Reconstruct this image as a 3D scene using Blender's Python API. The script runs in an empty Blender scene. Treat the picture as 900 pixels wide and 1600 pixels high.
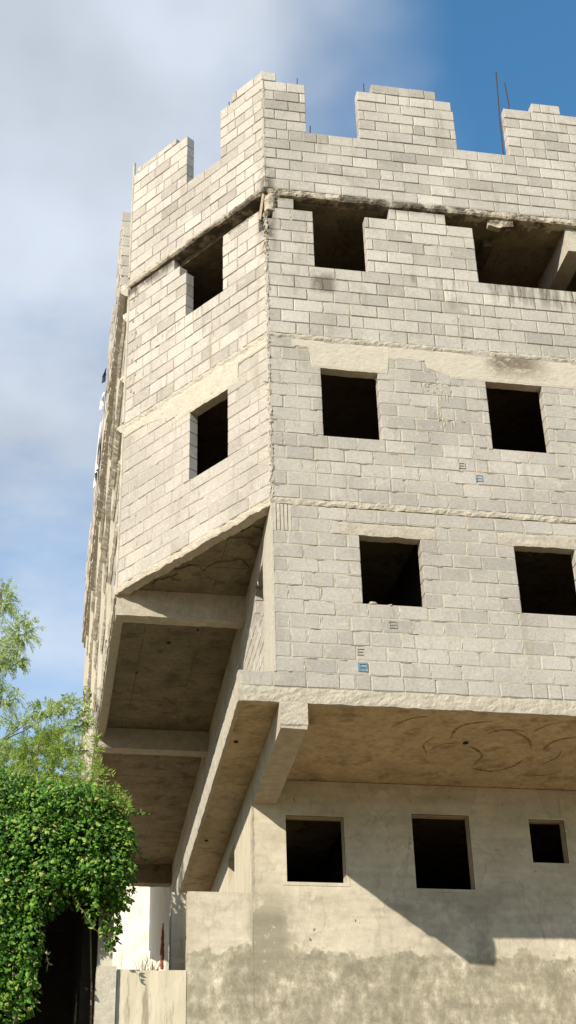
import bpy, bmesh, math, random
from mathutils import Vector, Matrix
from math import sin, cos, pi, radians
from mathutils import noise as mn
R = random.Random(7)
sc = bpy.context.scene
col = sc.collection
# ------------------------------------------------------------------ camera
CAM = Vector((-2.74414, -15.65142, -6.99330))
RX = Vector((0.98480538, -0.17196291, -0.02423055)); UP = Vector((-0.06744831, -0.50732021, 0.85911404)); FW = Vector((0.16002840, 0.84442582, 0.51121028))
cd = bpy.data.cameras.new('camera'); cam = bpy.data.objects.new('camera', cd); col.objects.link(cam)
cam.matrix_world = Matrix(((RX.x, UP.x, -FW.x, CAM.x), (RX.y, UP.y, -FW.y, CAM.y), (RX.z, UP.z, -FW.z, CAM.z), (0, 0, 0, 1)))
cd.sensor_fit = 'VERTICAL'; cd.sensor_height = 36; cd.lens = 2214.354 / 1600 * 36; cd.clip_end = 5000; cd.clip_start = .1
sc.camera = cam
# ------------------------------------------------------------------ light
SUN = Vector((-2.94, -2.70, 2.08)).normalized()
SUN_EL = math.asin(SUN.z); SUN_AZ = math.atan2(SUN.x, SUN.y)
sc.view_settings.view_transform = 'Standard'; sc.view_settings.look = 'None'; sc.view_settings.gamma = 1
sc.view_settings.exposure = 0.52
SKY_STRENGTH = 0.075
sd = bpy.data.lights.new('sun', 'SUN'); sd.energy = 5.0; sd.angle = radians(.5); sd.color = (1, .90, .755)
so = bpy.data.objects.new('sun', sd); col.objects.link(so); so.rotation_euler = (-SUN).to_track_quat('-Z', 'Y').to_euler(); so.location = SUN * 60
w = bpy.data.worlds.new('World'); sc.world = w; w.use_nodes = True
nt = w.node_tree; N = nt.nodes; L = nt.links
for n in list(N): N.remove(n)
def nd(t, **k):
    n = N.new(t)
    for a, b in k.items(): setattr(n, a, b)
    return n
out = nd('ShaderNodeOutputWorld'); bg = nd('ShaderNodeBackground'); bg.inputs[1].default_value = SKY_STRENGTH
sky = nd('ShaderNodeTexSky', sky_type='NISHITA', sun_disc=False); sky.sun_elevation = SUN_EL; sky.sun_rotation = SUN_AZ
sky.air_density = 1.0; sky.dust_density = .6; sky.ozone_density = 1.6
tc = nd('ShaderNodeTexCoord')
def noise(scale, det=5, rough=.55, off=(0, 0, 0), sx=1):
    m = nd('ShaderNodeMapping'); m.inputs[1].default_value = off; m.inputs[3].default_value = (1, 1, sx); L.new(tc.outputs['Generated'], m.inputs[0])
    t = nd('ShaderNodeTexNoise'); t.inputs['Scale'].default_value = scale; t.inputs['Detail'].default_value = det; t.inputs['Roughness'].default_value = rough
    L.new(m.outputs[0], t.inputs[0]); return t.outputs[0]
def mth(op, a, b=None, c=None, clamp=False):
    n = nd('ShaderNodeMath', operation=op, use_clamp=clamp)
    for i, v in enumerate((a, b, c)):
        if v is None: continue
        if isinstance(v, (int, float)): n.inputs[i].default_value = v
        else: L.new(v, n.inputs[i])
    return n.outputs[0]
def dot(v):
    n = nd('ShaderNodeVectorMath', operation='DOT_PRODUCT'); L.new(tc.outputs['Generated'], n.inputs[0]); n.inputs[1].default_value = v; return n.outputs['Value']
side = dot((0.985, -0.172, -0.024)); high = dot((-0.067, -0.507, 0.859))
n1 = noise(3.2, 4, .5, (.3, 1.7, .4), 1.4); n2 = noise(6, 4, .45, (2.1, .3, .9), 1.3)
# a big soft bank of cloud whose ragged right edge lies high over the roof
e = mth('MULTIPLY_ADD', side, -7.6, .40)
e = mth('ADD', e, mth('MULTIPLY', mth('SUBTRACT', n1, .5), 1.6)); e = mth('ADD', e, mth('MULTIPLY', mth('SUBTRACT', n2, .5), .75))
e = mth('MULTIPLY_ADD', e, 1.0, mth('MULTIPLY', mth('ABSOLUTE', mth('ADD', high, .06)), .9), clamp=True)
sm = nd('ShaderNodeMapRange', interpolation_type='SMOOTHSTEP'); L.new(e, sm.inputs[0]); sm.inputs[1].default_value = .0; sm.inputs[2].default_value = 1.0
# thinner breaks in the bank lower down
br = noise(5.0, 5, .6, (5.2, 3.3, 1.2), 2.2)
brk = nd('ShaderNodeMapRange', interpolation_type='SMOOTHSTEP'); L.new(mth('MULTIPLY_ADD', high, 1.3, br), brk.inputs[0]); brk.inputs[1].default_value = .15; brk.inputs[2].default_value = .72; brk.inputs[3].default_value = .38
mask = mth('MULTIPLY', mth('MULTIPLY', sm.outputs[0], brk.outputs[0]), .93)
cr = nd('ShaderNodeMapRange'); L.new(n2, cr.inputs[0]); cr.inputs[1].default_value = .3; cr.inputs[2].default_value = .7; cr.inputs[3].default_value = .80; cr.inputs[4].default_value = 1.16
cc = nd('ShaderNodeVectorMath', operation='SCALE'); cc.inputs[0].default_value = (6.5, 7.1, 8.0); L.new(cr.outputs[0], cc.inputs['Scale'])
mx = nd('ShaderNodeMix', data_type='RGBA'); L.new(mask, mx.inputs[0]); 
tint = nd('ShaderNodeMix', data_type='RGBA', blend_type='MULTIPLY'); tint.inputs[0].default_value = 1; L.new(sky.outputs[0], tint.inputs[6]); tint.inputs[7].default_value = (.95, 1.75, 2.0, 1)
L.new(tint.outputs[2], mx.inputs[6]); L.new(cc.outputs[0], mx.inputs[7]); L.new(mx.outputs[2], bg.inputs[0]); L.new(bg.outputs[0], out.inputs[0])

# ------------------------------------------------------------------ materials
def mat(name): 
    m = bpy.data.materials.new(name); m.use_nodes = True; return m, m.node_tree.nodes, m.node_tree.links, m.node_tree.nodes['Principled BSDF']
class NB:
    def __init__(s, name, rough=.9, world=False):
        s.m, s.N, s.L, s.P = mat(name); s.P.inputs['Roughness'].default_value = rough; s.P.inputs['Specular IOR Level'].default_value = .2
        s.tc = s.N.new('ShaderNodeTexCoord'); s.geo = s.N.new('ShaderNodeNewGeometry'); s.co = s.geo.outputs['Position'] if world else s.tc.outputs['Object']
    def noise(s, scale, det=4, rough=.55, stretch=(1, 1, 1), off=(0, 0, 0)):
        mp = s.N.new('ShaderNodeMapping'); mp.inputs[3].default_value = stretch; mp.inputs[1].default_value = off; s.L.new(s.co, mp.inputs[0])
        t = s.N.new('ShaderNodeTexNoise'); t.inputs['Scale'].default_value = scale; t.inputs['Detail'].default_value = det; t.inputs['Roughness'].default_value = rough
        s.L.new(mp.outputs[0], t.inputs[0]); return t.outputs[0]
    def ramp(s, v, stops, interp='LINEAR'):
        r = s.N.new('ShaderNodeValToRGB'); el = r.color_ramp.elements; r.color_ramp.interpolation = interp
        while len(el) < len(stops): el.new(.5)
        for e_, (p, c) in zip(el, stops):
            e_.position = p; e_.color = (*(c if not isinstance(c, (int, float)) else (c, c, c)), 1)
        s.L.new(v, r.inputs[0]); return r.outputs[0]
    def mix(s, f, a, b, mode='MIX'):
        n = s.N.new('ShaderNodeMix'); n.data_type = 'RGBA'; n.blend_type = mode
        for i, v in ((0, f), (6, a), (7, b)):
            if isinstance(v, (int, float)): n.inputs[i].default_value = v
            elif isinstance(v, tuple): n.inputs[i].default_value = (*v, 1)
            else: s.L.new(v, n.inputs[i])
        return n.outputs[2]
    def mt(s, op, a, b=None, c=None, clamp=False):
        n = s.N.new('ShaderNodeMath'); n.operation = op; n.use_clamp = clamp
        for i, v in enumerate((a, b, c)):
            if v is None: continue
            if isinstance(v, (int, float)): n.inputs[i].default_value = v
            else: s.L.new(v, n.inputs[i])
        return n.outputs[0]
    def sep(s):
        n = s.N.new('ShaderNodeSeparateXYZ'); s.L.new(s.co, n.inputs[0]); return n.outputs
    def band(s, v, a, b, c, d):       # 0 below a, 1 between b and c, 0 above d
        u = s.N.new('ShaderNodeMapRange'); s.L.new(v, u.inputs[0]); u.inputs[1].default_value = a; u.inputs[2].default_value = b
        q = s.N.new('ShaderNodeMapRange'); s.L.new(v, q.inputs[0]); q.inputs[1].default_value = d; q.inputs[2].default_value = c
        return s.mt('MULTIPLY', u.outputs[0], q.outputs[0])
    def bump(s, h, strength=.4, dist=.01):
        b = s.N.new('ShaderNodeBump'); b.inputs['Strength'].default_value = strength; b.inputs['Distance'].default_value = dist
        s.L.new(h, b.inputs['Height']); s.L.new(b.outputs[0], s.P.inputs['Normal'])
    def col(s, c):
        if isinstance(c, tuple): s.P.inputs['Base Color'].default_value = (*c, 1)
        else: s.L.new(c, s.P.inputs['Base Color'])
        return s.m
def stains(b, c):
    """Mould and rain stains on the block faces: they have shapes of their own on the wall."""
    x, y, z = b.sep()
    n = b.noise(5, 5, .65, (1, 1, .8)); st = b.noise(6, 4, .6, (2.2, 2.2, .22))
    # black mould below the parapet slab
    k = b.mt('MULTIPLY', b.band(z, 7.9, 8.05, 8.12, 8.22), b.ramp(n, [(.36, 0), (.52, 1)])); c = b.mix(b.mt('MULTIPLY', k, .85), c, (.055, .045, .035))
    # streaks below sills of the top storey
    k = b.mt('MULTIPLY', b.band(z, 5.9, 6.6, 6.7, 6.75), b.ramp(st, [(.46, 0), (.6, 1)])); c = b.mix(b.mt('MULTIPLY', b.mt('MULTIPLY', k, .6), b.ramp(b.noise(1.1, 3, .5, (1, 1, 1), (4, 0, 0)), [(.5, 0), (.62, 1)])), c, (.09, .075, .055))
    k = b.mt('MULTIPLY', b.mt('MULTIPLY', b.band(x, .62, .72, .95, 1.08), b.band(z, 6.2, 6.3, 6.5, 6.66)), b.ramp(n, [(.36, 0), (.5, 1)])); c = b.mix(b.mt('MULTIPLY', k, .75), c, (.085, .07, .05))
    k = b.mt('MULTIPLY', b.mt('MULTIPLY', b.band(x, 3.3, 3.5, 5.0, 5.4), b.band(z, 6.25, 6.5, 6.7, 6.76)), b.ramp(st, [(.44, 0), (.58, 1)])); c = b.mix(b.mt('MULTIPLY', k, .6), c, (.085, .07, .05))
    k = b.mt('MULTIPLY', b.mt('MULTIPLY', b.band(x, -.12, -.02, .08, .2), b.band(z, 6.7, 7.1, 8.3, 8.9)), b.ramp(n, [(.38, 0), (.55, 1)])); c = b.mix(b.mt('MULTIPLY', k, .8), c, (.07, .055, .04))
    return c
def block_mat(name, lo, hi, warm=(1, .945, .85)):
    b = NB(name, .95)
    r = b.geo.outputs['Random Per Island']
    base = b.ramp(r, [(0, tuple(lo * v for v in warm)), (.45, tuple((lo * .45 + hi * .55) * v for v in warm)), (.85, tuple((lo * .35 + hi * .65) * v for v in warm)), (1, tuple(hi * v for v in warm))])
    big = b.noise(.8, 3, .5); c = b.mix(1, base, b.ramp(big, [(.3, .84), (.7, 1.1)]), 'MULTIPLY')
    sp = b.noise(26, 5, .7); c = b.mix(1, c, b.ramp(sp, [(.3, .8), (.7, 1.12)]), 'MULTIPLY')
    # pale smears of mortar over the faces
    sm = b.noise(4.5, 6, .7, (1, 1, 1.8), (3, 1, 2)); c = b.mix(b.ramp(sm, [(.58, 0), (.68, .55)]), c, (.50, .465, .385))
    dk = b.noise(2.4, 6, .65, (1, 1, .6), (7, 4, 1)); c = b.mix(b.ramp(dk, [(.60, 0), (.75, .4)]), c, (.2, .17, .12))
    vs = b.noise(3.2, 6, .7, (1.6, 1.6, .3), (2, 8, 5)); c = b.mix(b.ramp(vs, [(.56, 0), (.70, .5)]), c, (.235, .205, .15))
    ef = b.noise(9, 6, .75, (1.5, 1.5, .6), (6, 1, 9)); c = b.mix(b.ramp(ef, [(.62, 0), (.70, .6)]), c, (.58, .54, .45))
    c = stains(b, c)
    b.bump(b.noise(45, 7, .75), .8, .009)
    return b.col(c)
M = {}
M['block'] = block_mat('concrete_block', .345, .43)
M['block_light'] = block_mat('weathered_pale_block', .33, .51)
def rough_mat(name, a, bcol, stain=True, bs=.7):
    b = NB(name, .95); n = b.noise(7, 6, .65); c = b.ramp(n, [(.3, a), (.65, bcol)])
    f = b.noise(40, 5, .7); c = b.mix(1, c, b.ramp(f, [(.3, .78), (.7, 1.1)]), 'MULTIPLY')
    if stain: c = stains(b, c)
    b.bump(b.noise(30, 7, .75), bs, .015); return b.col(c)
M['mortar'] = rough_mat('mortar', (.34, .31, .25), (.48, .44, .365))
M['mortar_dark'] = rough_mat('old_mortar', (.27, .245, .19), (.42, .385, .305))
M['concrete_edge'] = rough_mat('rough_concrete', (.34, .31, .25), (.47, .43, .35))
M['concrete_pale'] = rough_mat('pale_concrete', (.39, .362, .30), (.48, .447, .37), True, .4)
def mouldy():
    b = NB('mouldy_concrete', .95); n = b.noise(5, 7, .7); n2 = b.noise(22, 5, .7)
    c = b.ramp(n2, [(.3, (.34, .30, .23)), (.7, (.52, .47, .37))]); c = b.mix(b.ramp(n, [(.46, 0), (.58, .85)]), c, (.07, .055, .04))
    b.bump(b.noise(30, 7, .75), .8, .02); return b.col(c)
M['mouldy'] = mouldy()
def lintel_band():
    b = NB('lintel_concrete', .95); n = b.noise(8, 6, .6, (1, 1, 5)); c = b.ramp(n, [(.3, (.40, .37, .30)), (.7, (.50, .462, .38))])
    x, y, z = b.sep()
    st = b.noise(5, 5, .7, (1.5, 1, 2.6)); k = b.mt('MULTIPLY', b.mt('MULTIPLY', b.band(x, 3.1, 3.35, 3.8, 4.2), b.band(z, 4.9, 5.2, 5.4, 5.5)), b.ramp(st, [(.33, 0), (.5, 1)]))
    c = b.mix(b.mt('MULTIPLY', k, .8), c, (.10, .075, .045)); b.bump(b.noise(24, 7, .7, (1, 1, 3)), .6, .012); return b.col(c)
M['lintel_band'] = lintel_band()
def soffit(name, a, c2, cell=False):
    b = NB(name, .9); n = b.noise(2.2, 6, .65); c = b.ramp(n, [(.3, a), (.5, tuple((p + q) / 2 for p, q in zip(a, c2))), (.7, c2)])
    f = b.noise(14, 6, .7); c = b.mix(1, c, b.ramp(f, [(.3, .72), (.7, 1.12)]), 'MULTIPLY')
    d = b.noise(3.1, 5, .7, (1, 1, 1), (5, 5, 5)); c = b.mix(b.ramp(d, [(.52, 0), (.66, .65)]), c, tuple(v * .42 for v in a))
    rs = b.noise(5, 7, .75, (1, 1.3, 1), (8, 1, 5)); c = b.mix(b.ramp(rs, [(.62, 0), (.72, .5)]), c, tuple(min(.6, v * 1.5) for v in c2))
    if cell:   # formwork board joints left in the underside
        x, y, z = b.sep()
        g1 = b.mt('LESS_THAN', b.mt('ABSOLUTE', b.mt('SUBTRACT', b.mt('FRACT', b.mt('MULTIPLY', y, .82)), .5)), .008)
        g2 = b.mt('LESS_THAN', b.mt('ABSOLUTE', b.mt('SUBTRACT', b.mt('FRACT', b.mt('MULTIPLY', x, 1.15)), .5)), .008)
        g = b.mt('MULTIPLY', b.mt('MAXIMUM', g1, g2), b.ramp(b.noise(2.5), [(.45, 0), (.5, 1)])); c = b.mix(b.mt('MULTIPLY', g, .7), c, (.07, .055, .035))
        hp = b.noise(11, 3, .5, (1, 1, 1), (2, 2, 2)); c = b.mix(b.ramp(hp, [(.70, 0), (.73, .8)]), c, (.05, .04, .03))
    b.bump(b.noise(18, 6, .7), .4, .01); return b.col(c)
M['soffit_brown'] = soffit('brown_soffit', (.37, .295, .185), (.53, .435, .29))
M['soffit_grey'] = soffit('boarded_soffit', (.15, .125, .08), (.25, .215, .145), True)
def plaster():
    b = NB('damp_plaster', .9, True)
    x, y, z = b.sep()
    n = b.noise(1.6, 6, .6); c = b.ramp(n, [(.3, (.40, .36, .28)), (.5, (.475, .435, .345)), (.7, (.53, .485, .39))])
    f = b.noise(9, 6, .7); c = b.mix(1, c, b.ramp(f, [(.3, .86), (.7, 1.08)]), 'MULTIPLY')
    # damp foot of the wall with a ragged tide line
    t = b.mt('ADD', z, b.mt('MULTIPLY', b.mt('SUBTRACT', b.noise(2.6, 3, .5, (1, 1, .25), (1, 0, 3)), .5), .75)); t = b.mt('ADD', t, b.mt('MULTIPLY', b.mt('SUBTRACT', b.noise(12, 4, .6, (1, 1, .8), (1, 0, 3)), .5), .22))
    dm = b.ramp(b.mt('MULTIPLY_ADD', t, -6, -14.6, clamp=True), [(.3, 0), (.6, 1)])
    dn = b.mt('MULTIPLY_ADD', b.mt('SUBTRACT', b.noise(2.1, 5, .6, (1, 1, 1), (4, 4, 4)), .5), .8, b.noise(9, 7, .75, (1, 1, .7), (4, 4, 4))); dc = b.ramp(dn, [(.30, (.17, .155, .11)), (.46, (.25, .228, .165)), (.60, (.36, .33, .25)), (.76, (.62, .57, .45))])
    c = b.mix(b.mt('MULTIPLY', dm, .92), c, dc)
    # a thin salt line along the tide mark
    tl = b.band(b.mt('MULTIPLY_ADD', t, -6, -14.6), .1, .28, .36, .52); c = b.mix(b.mt('MULTIPLY', tl, b.ramp(b.noise(11, 5, .7), [(.48, 0), (.6, .6)])), c, (.56, .52, .41))
    # dark damp patch climbing below the first window
    px = b.mt('MULTIPLY', b.band(x, .02, .14, .5, .72), b.band(z, -2.9, -2.6, -2.1, -1.55)); pn = b.noise(3.4, 6, .65, (1.4, 1, .8), (9, 2, 0))
    c = b.mix(b.mt('MULTIPLY', px, b.ramp(pn, [(.38, 0), (.46, .9)])), c, (.23, .21, .155))
    pe = b.mt('MULTIPLY', px, b.ramp(b.noise(8, 7, .75, (1, 1, 1), (1, 2, 3)), [(.6, 0), (.66, .7)])); c = b.mix(pe, c, (.6, .56, .45))
    # damp bloom around and right of the middle window
    px = b.mt('MULTIPLY', b.band(x, 1.5, 2.2, 3.6, 4.1), b.band(z, -2.75, -2.5, -1.9, -1.5)); c = b.mix(b.mt('MULTIPLY', px, b.ramp(b.noise(1.8, 5, .6, (1, 1, 1), (3, 3, 7)), [(.45, 0), (.6, .6)])), c, (.22, .20, .155))
    ck = b.noise(2.6, 8, .6, (1, 1, .5), (11, 4, 2)); c = b.mix(b.mt('MULTIPLY', b.mt('LESS_THAN', b.mt('ABSOLUTE', b.mt('SUBTRACT', ck, .5)), .002), b.ramp(b.noise(.9, 3), [(.5, 0), (.6, .4)])), c, (.14, .12, .085))
    wm = b.noise(1.3, 4, .55, (1, 1, .8), (20, 4, 2)); c = b.mix(b.mt('MULTIPLY', b.ramp(wm, [(.52, 0), (.535, 1), (.56, .35), (.75, .45)]), .35), c, (.25, .225, .17))
    fl = b.noise(15, 3, .5, (1, 1, .7), (2, 14, 2)); c = b.mix(b.mt('MULTIPLY', b.ramp(fl, [(.70, 0), (.72, .8)]), b.ramp(b.noise(1.2, 2), [(.5, 0), (.6, 1)])), c, (.10, .085, .06))
    dr = b.noise(7, 4, .6, (2, 2, .16), (2, 14, 2)); c = b.mix(b.mt('MULTIPLY', b.ramp(dr, [(.60, 0), (.68, .4)]), b.ramp(b.noise(.8, 2, .5, (1, 1, 1), (3, 1, 1)), [(.45, 0), (.6, 1)])), c, (.22, .195, .145))
    tw = b.noise(3.2, 5, .6, (.35, 1, 2.4), (1, 7, 3)); c = b.mix(1, c, b.ramp(tw, [(.35, .90), (.65, 1.08)]), 'MULTIPLY')
    b.bump(b.noise(12, 7, .7), .45, .015); return b.col(c)
M['plaster'] = plaster()
def streaky(name, a, c2, d):
    b = NB(name, .92); n = b.noise(5, 6, .65, (1.6, 1.6, .18)); c = b.ramp(n, [(.3, a), (.6, c2)])
    n2 = b.noise(3.3, 6, .7, (2, 2, .25), (3, 3, 3)); c = b.mix(b.ramp(n2, [(.58, 0), (.66, .7)]), c, d); b.bump(b.noise(16, 6, .7, (1, 1, .4)), .5, .015); return b.col(c)
M['streaky'] = streaky('streaked_plaster', (.38, .355, .29), (.50, .47, .39), (.20, .155, .11))
M['whitewash'] = streaky('whitewash', (.72, .67, .56), (.84, .81, .72), (.40, .29, .18))
M['low_wall'] = streaky('weathered_render', (.42, .38, .28), (.54, .49, .38), (.20, .175, .12))
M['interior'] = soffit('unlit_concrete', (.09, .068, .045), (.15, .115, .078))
M['interior_dark'] = rough_mat('shade_dark_concrete', (.018, .015, .012), (.03, .026, .02), False)  # near-black colour paints in the shade of rooms and holes
def flat(name, c, rough=.8, metal=0, var=.25, sc_=20):
    b = NB(name, rough); b.P.inputs['Metallic'].default_value = metal
    n = b.noise(sc_, 4, .6); return b.col(b.mix(1, c, b.ramp(n, [(.3, 1 - var), (.7, 1 + var)]), 'MULTIPLY'))
M['steel'] = flat('rusty_rebar', (.07, .05, .045), .7, .5)
M['rust'] = flat('rust', (.20, .055, .03), .9, 0, .5, 9)
M['timber'] = flat('weathered_timber', (.50, .42, .30), .85, 0, .2, 12)
M['cloth_white'] = flat('white_cloth', (.82, .82, .82), .9, 0, .05)
M['cloth_dark'] = flat('dark_cloth', (.035, .04, .06), .9, 0, .3)
M['paint_blue'] = flat('blue_stamp_ink', (.05, .15, .27), .9, 0, .4, 60)
M['paint_black'] = flat('faded_black_ink', (.12, .12, .12), .9, 0, .5, 60)
M['paint_grey'] = flat('pale_grey_ink', (.22, .24, .24), .9, 0, .5, 60)
M['mark'] = flat('dark_trowel_mark', (.10, .065, .03), .9, 0, .5, 8)
M['bark'] = flat('bark', (.16, .12, .08), .95, 0, .4, 12)
M['dry'] = flat('dry_grass', (.30, .20, .10), .9, 0, .3, 6)
def ink(name, c, under, lo, hi, s_=26):
    b = NB(name, .9); n = b.noise(s_, 6, .75); return b.col(b.mix(b.ramp(n, [(lo, 0), (hi, .9)]), under, c))
M['paint_blue'] = ink('blue_stamp_ink', (.06, .17, .28), (.37, .35, .30), .34, .52)
M['paint_black'] = ink('faded_black_ink', (.10, .10, .10), (.37, .35, .30), .40, .62)
M['paint_grey'] = ink('pale_grey_ink', (.18, .21, .22), (.37, .35, .30), .42, .66)
M['mark'] = ink('dark_trowel_mark', (.10, .07, .035), (.34, .26, .155), .38, .60, 9)
def leaf(name, stops, tr=.35):
    b = NB(name, .55); b.P.inputs['Specular IOR Level'].default_value = .35
    c = b.ramp(b.geo.outputs['Random Per Island'], stops); b.col(c)
    t = b.N.new('ShaderNodeBsdfTranslucent'); b.L.new(b.mix(1, c, (1.2, 1.15, .5), 'MULTIPLY'), t.inputs[0])
    m = b.N.new('ShaderNodeMixShader'); m.inputs[0].default_value = tr
    b.L.new(b.P.outputs[0], m.inputs[1]); b.L.new(t.outputs[0], m.inputs[2]); b.L.new(m.outputs[0], b.N['Material Output'].inputs[0]); return b.m
M['creeper'] = leaf('creeper_leaf', [(0, (.018, .06, .008)), (.4, (.055, .16, .012)), (.75, (.12, .27, .025)), (.93, (.26, .40, .07)), (1, (.34, .30, .12))], .30)
M['feather'] = leaf('feathery_leaf', [(0, (.14, .24, .06)), (.5, (.28, .42, .13)), (1, (.48, .58, .28))], .35)
M['shrub'] = leaf('yellow_green_leaf', [(0, (.08, .18, .02)), (.5, (.20, .34, .04)), (1, (.42, .50, .10))], .35)
def ground():
    b = NB('dry_earth', .95); n = b.noise(.25, 6, .6); c = b.ramp(n, [(.35, (.20, .14, .07)), (.6, (.28, .20, .105))]); b.bump(b.noise(3, 6, .7), .5, .05); return b.col(c)
M['ground'] = ground()

# ------------------------------------------------------------------ object helpers
def tag(o, label=None, cat=None, group=None, kind=None):
    if label: o['label'] = label
    if cat: o['category'] = cat
    if group: o['group'] = group
    if kind: o['kind'] = kind
    return o
def empty(name, loc, label=None, cat=None, group=None):
    o = bpy.data.objects.new(name, None); col.objects.link(o); o.location = loc; o.empty_display_size = .2; return tag(o, label, cat, group)
def world_off(o):
    v = Vector((0, 0, 0))
    while o: v += o.location; o = o.parent
    return v
def link(name, bm, mats, parent=None, smooth=False, base=None, fix=True):
    if fix: bmesh.ops.recalc_face_normals(bm, faces=bm.faces)
    me = bpy.data.meshes.new(name); bm.to_mesh(me); bm.free()
    for m in (mats if isinstance(mats, (list, tuple)) else [mats]): me.materials.append(m)
    if smooth: me.polygons.foreach_set('use_smooth', [True] * len(me.polygons))
    o = bpy.data.objects.new(name, me); col.objects.link(o)
    if parent: o.parent = parent; o.location = -world_off(parent)
    elif base is not None:
        b = Vector(base); me.transform(Matrix.Translation(-b)); o.location = b
    return o
def hexa(bm, p, mi=0):
    """box from 8 points: 0-3 one face loop, 4-7 the opposite one"""
    v = [bm.verts.new(q) for q in p]
    for f in ((0, 1, 2, 3), (7, 6, 5, 4), (0, 4, 5, 1), (1, 5, 6, 2), (2, 6, 7, 3), (3, 7, 4, 0)):
        bm.faces.new([v[i] for i in f]).material_index = mi
def box(bm, a, b, mi=0):
    x0, y0, z0 = a; x1, y1, z1 = b
    hexa(bm, [(x0, y0, z0), (x1, y0, z0), (x1, y1, z0), (x0, y1, z0), (x0, y0, z1), (x1, y0, z1), (x1, y1, z1), (x0, y1, z1)], mi)
def prism(bm, poly, z0, z1, mi=0):
    a = [bm.verts.new((x, y, z0)) for x, y in poly]; b = [bm.verts.new((x, y, z1)) for x, y in poly]; n = len(poly)
    bm.faces.new(a[::-1]).material_index = mi; bm.faces.new(b).material_index = mi
    for i in range(n): bm.faces.new((a[i], a[(i + 1) % n], b[(i + 1) % n], b[i])).material_index = mi
def tube(bm, pts, r0, r1=None, seg=8, mi=0):
    r1 = r0 if r1 is None else r1; rings = []
    for i, p in enumerate(pts):
        p = Vector(p); d = (Vector(pts[min(i + 1, len(pts) - 1)]) - Vector(pts[max(i - 1, 0)])).normalized()
        a = d.orthogonal().normalized(); b = d.cross(a); r = r0 + (r1 - r0) * i / max(1, len(pts) - 1)
        rings.append([bm.verts.new(p + (a * cos(2 * pi * k / seg) + b * sin(2 * pi * k / seg)) * r) for k in range(seg)])
    for q, s in zip(rings, rings[1:]):
        for k in range(seg): bm.faces.new((q[k], q[(k + 1) % seg], s[(k + 1) % seg], s[k])).material_index = mi
    bm.faces.new(rings[0]); bm.faces.new(rings[-1])

class Frame:
    """a wall face: t runs along it, d goes inwards, z up"""
    def __init__(s, o, u, n, warp=0, wl=1): 
        s.o = Vector((*o, 0)); s.u = Vector((*u, 0)).normalized(); s.n = Vector((*n, 0)).normalized(); s.warp = warp; s.wl = wl
    def p(s, t, d, z):
        if s.warp: z = z + min(1, max(0, t / s.wl)) * (z - 4.4) * s.warp
        return s.o + s.u * t - s.n * d + Vector((0, 0, z))
ANG = .9703
FA = Frame((0, 0), (1, 0), (0, -1))
FB = Frame((0, 0), (-cos(ANG), sin(ANG)), (-sin(ANG), -cos(ANG)), .038, 3.25)
BL = 3.24; BE = FB.o + FB.u * BL
FC = Frame((BE.x, BE.y), (.006, 1), (-1, .006), .038, .001)
FS = Frame((0, 0), (.022, 1), (-1, .022))          # side wall of the lower storeys
J = lambda s: R.uniform(-s, s)
def block(bm, F, t0, t1, z0, z1, dep=.15, jit=.003, mi=0):
    c = .007; d0 = J(jit) - jit; q = []
    for (a, b, d) in ((t0 + c, z0 + c, d0), (t1 - c, z0 + c, d0 + J(.002)), (t1 - c, z1 - c, d0), (t0 + c, z1 - c, d0 + J(.002))): q.append(F.p(a + J(.003), d, b + J(.003)))
    for (a, b) in ((t0, z0), (t1, z0), (t1, z1), (t0, z1)): q.append(F.p(a + J(.002), d0 + c, b + J(.002)))
    for (a, b) in ((t0, z0), (t1, z0), (t1, z1), (t0, z1)): q.append(F.p(a, dep, b))
    v = [bm.verts.new(x) for x in q]
    bm.faces.new(v[:4]).material_index = mi; bm.faces.new(v[8:12][::-1]).material_index = mi
    for k in (0, 4):
        for i in range(4): bm.faces.new((v[k + i], v[k + (i + 1) % 4], v[k + 4 + (i + 1) % 4], v[k + 4 + i])).material_index = mi
def blob(bm, F, t, z, w_, h, out=.008, mi=1):
    n = 9; ring = []; a0 = R.random() * 6
    for k in range(n):
        a = 2 * pi * k / n; s = R.uniform(.55, 1.15); ring.append(bm.verts.new(F.p(t + cos(a) * w_ / 2 * s, .004, z + sin(a) * h / 2 * s)))
    c = [bm.verts.new(F.p(t + cos(2 * pi * k / n) * w_ * .25 * R.uniform(.5, 1.2), -out * R.uniform(.6, 1.2), z + sin(2 * pi * k / n) * h * .25 * R.uniform(.5, 1.2))) for k in range(n)]
    for k in range(n): bm.faces.new((ring[k], ring[(k + 1) % n], c[(k + 1) % n], c[k])).material_index = mi
    bm.faces.new(c).material_index = mi
def sub_iv(iv, cut):
    r = []
    for a, b in iv:
        if cut[1] <= a or cut[0] >= b: r.append((a, b)); continue
        if cut[0] > a: r.append((a, cut[0]))
        if cut[1] < b: r.append((cut[1], b))
    return r
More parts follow.
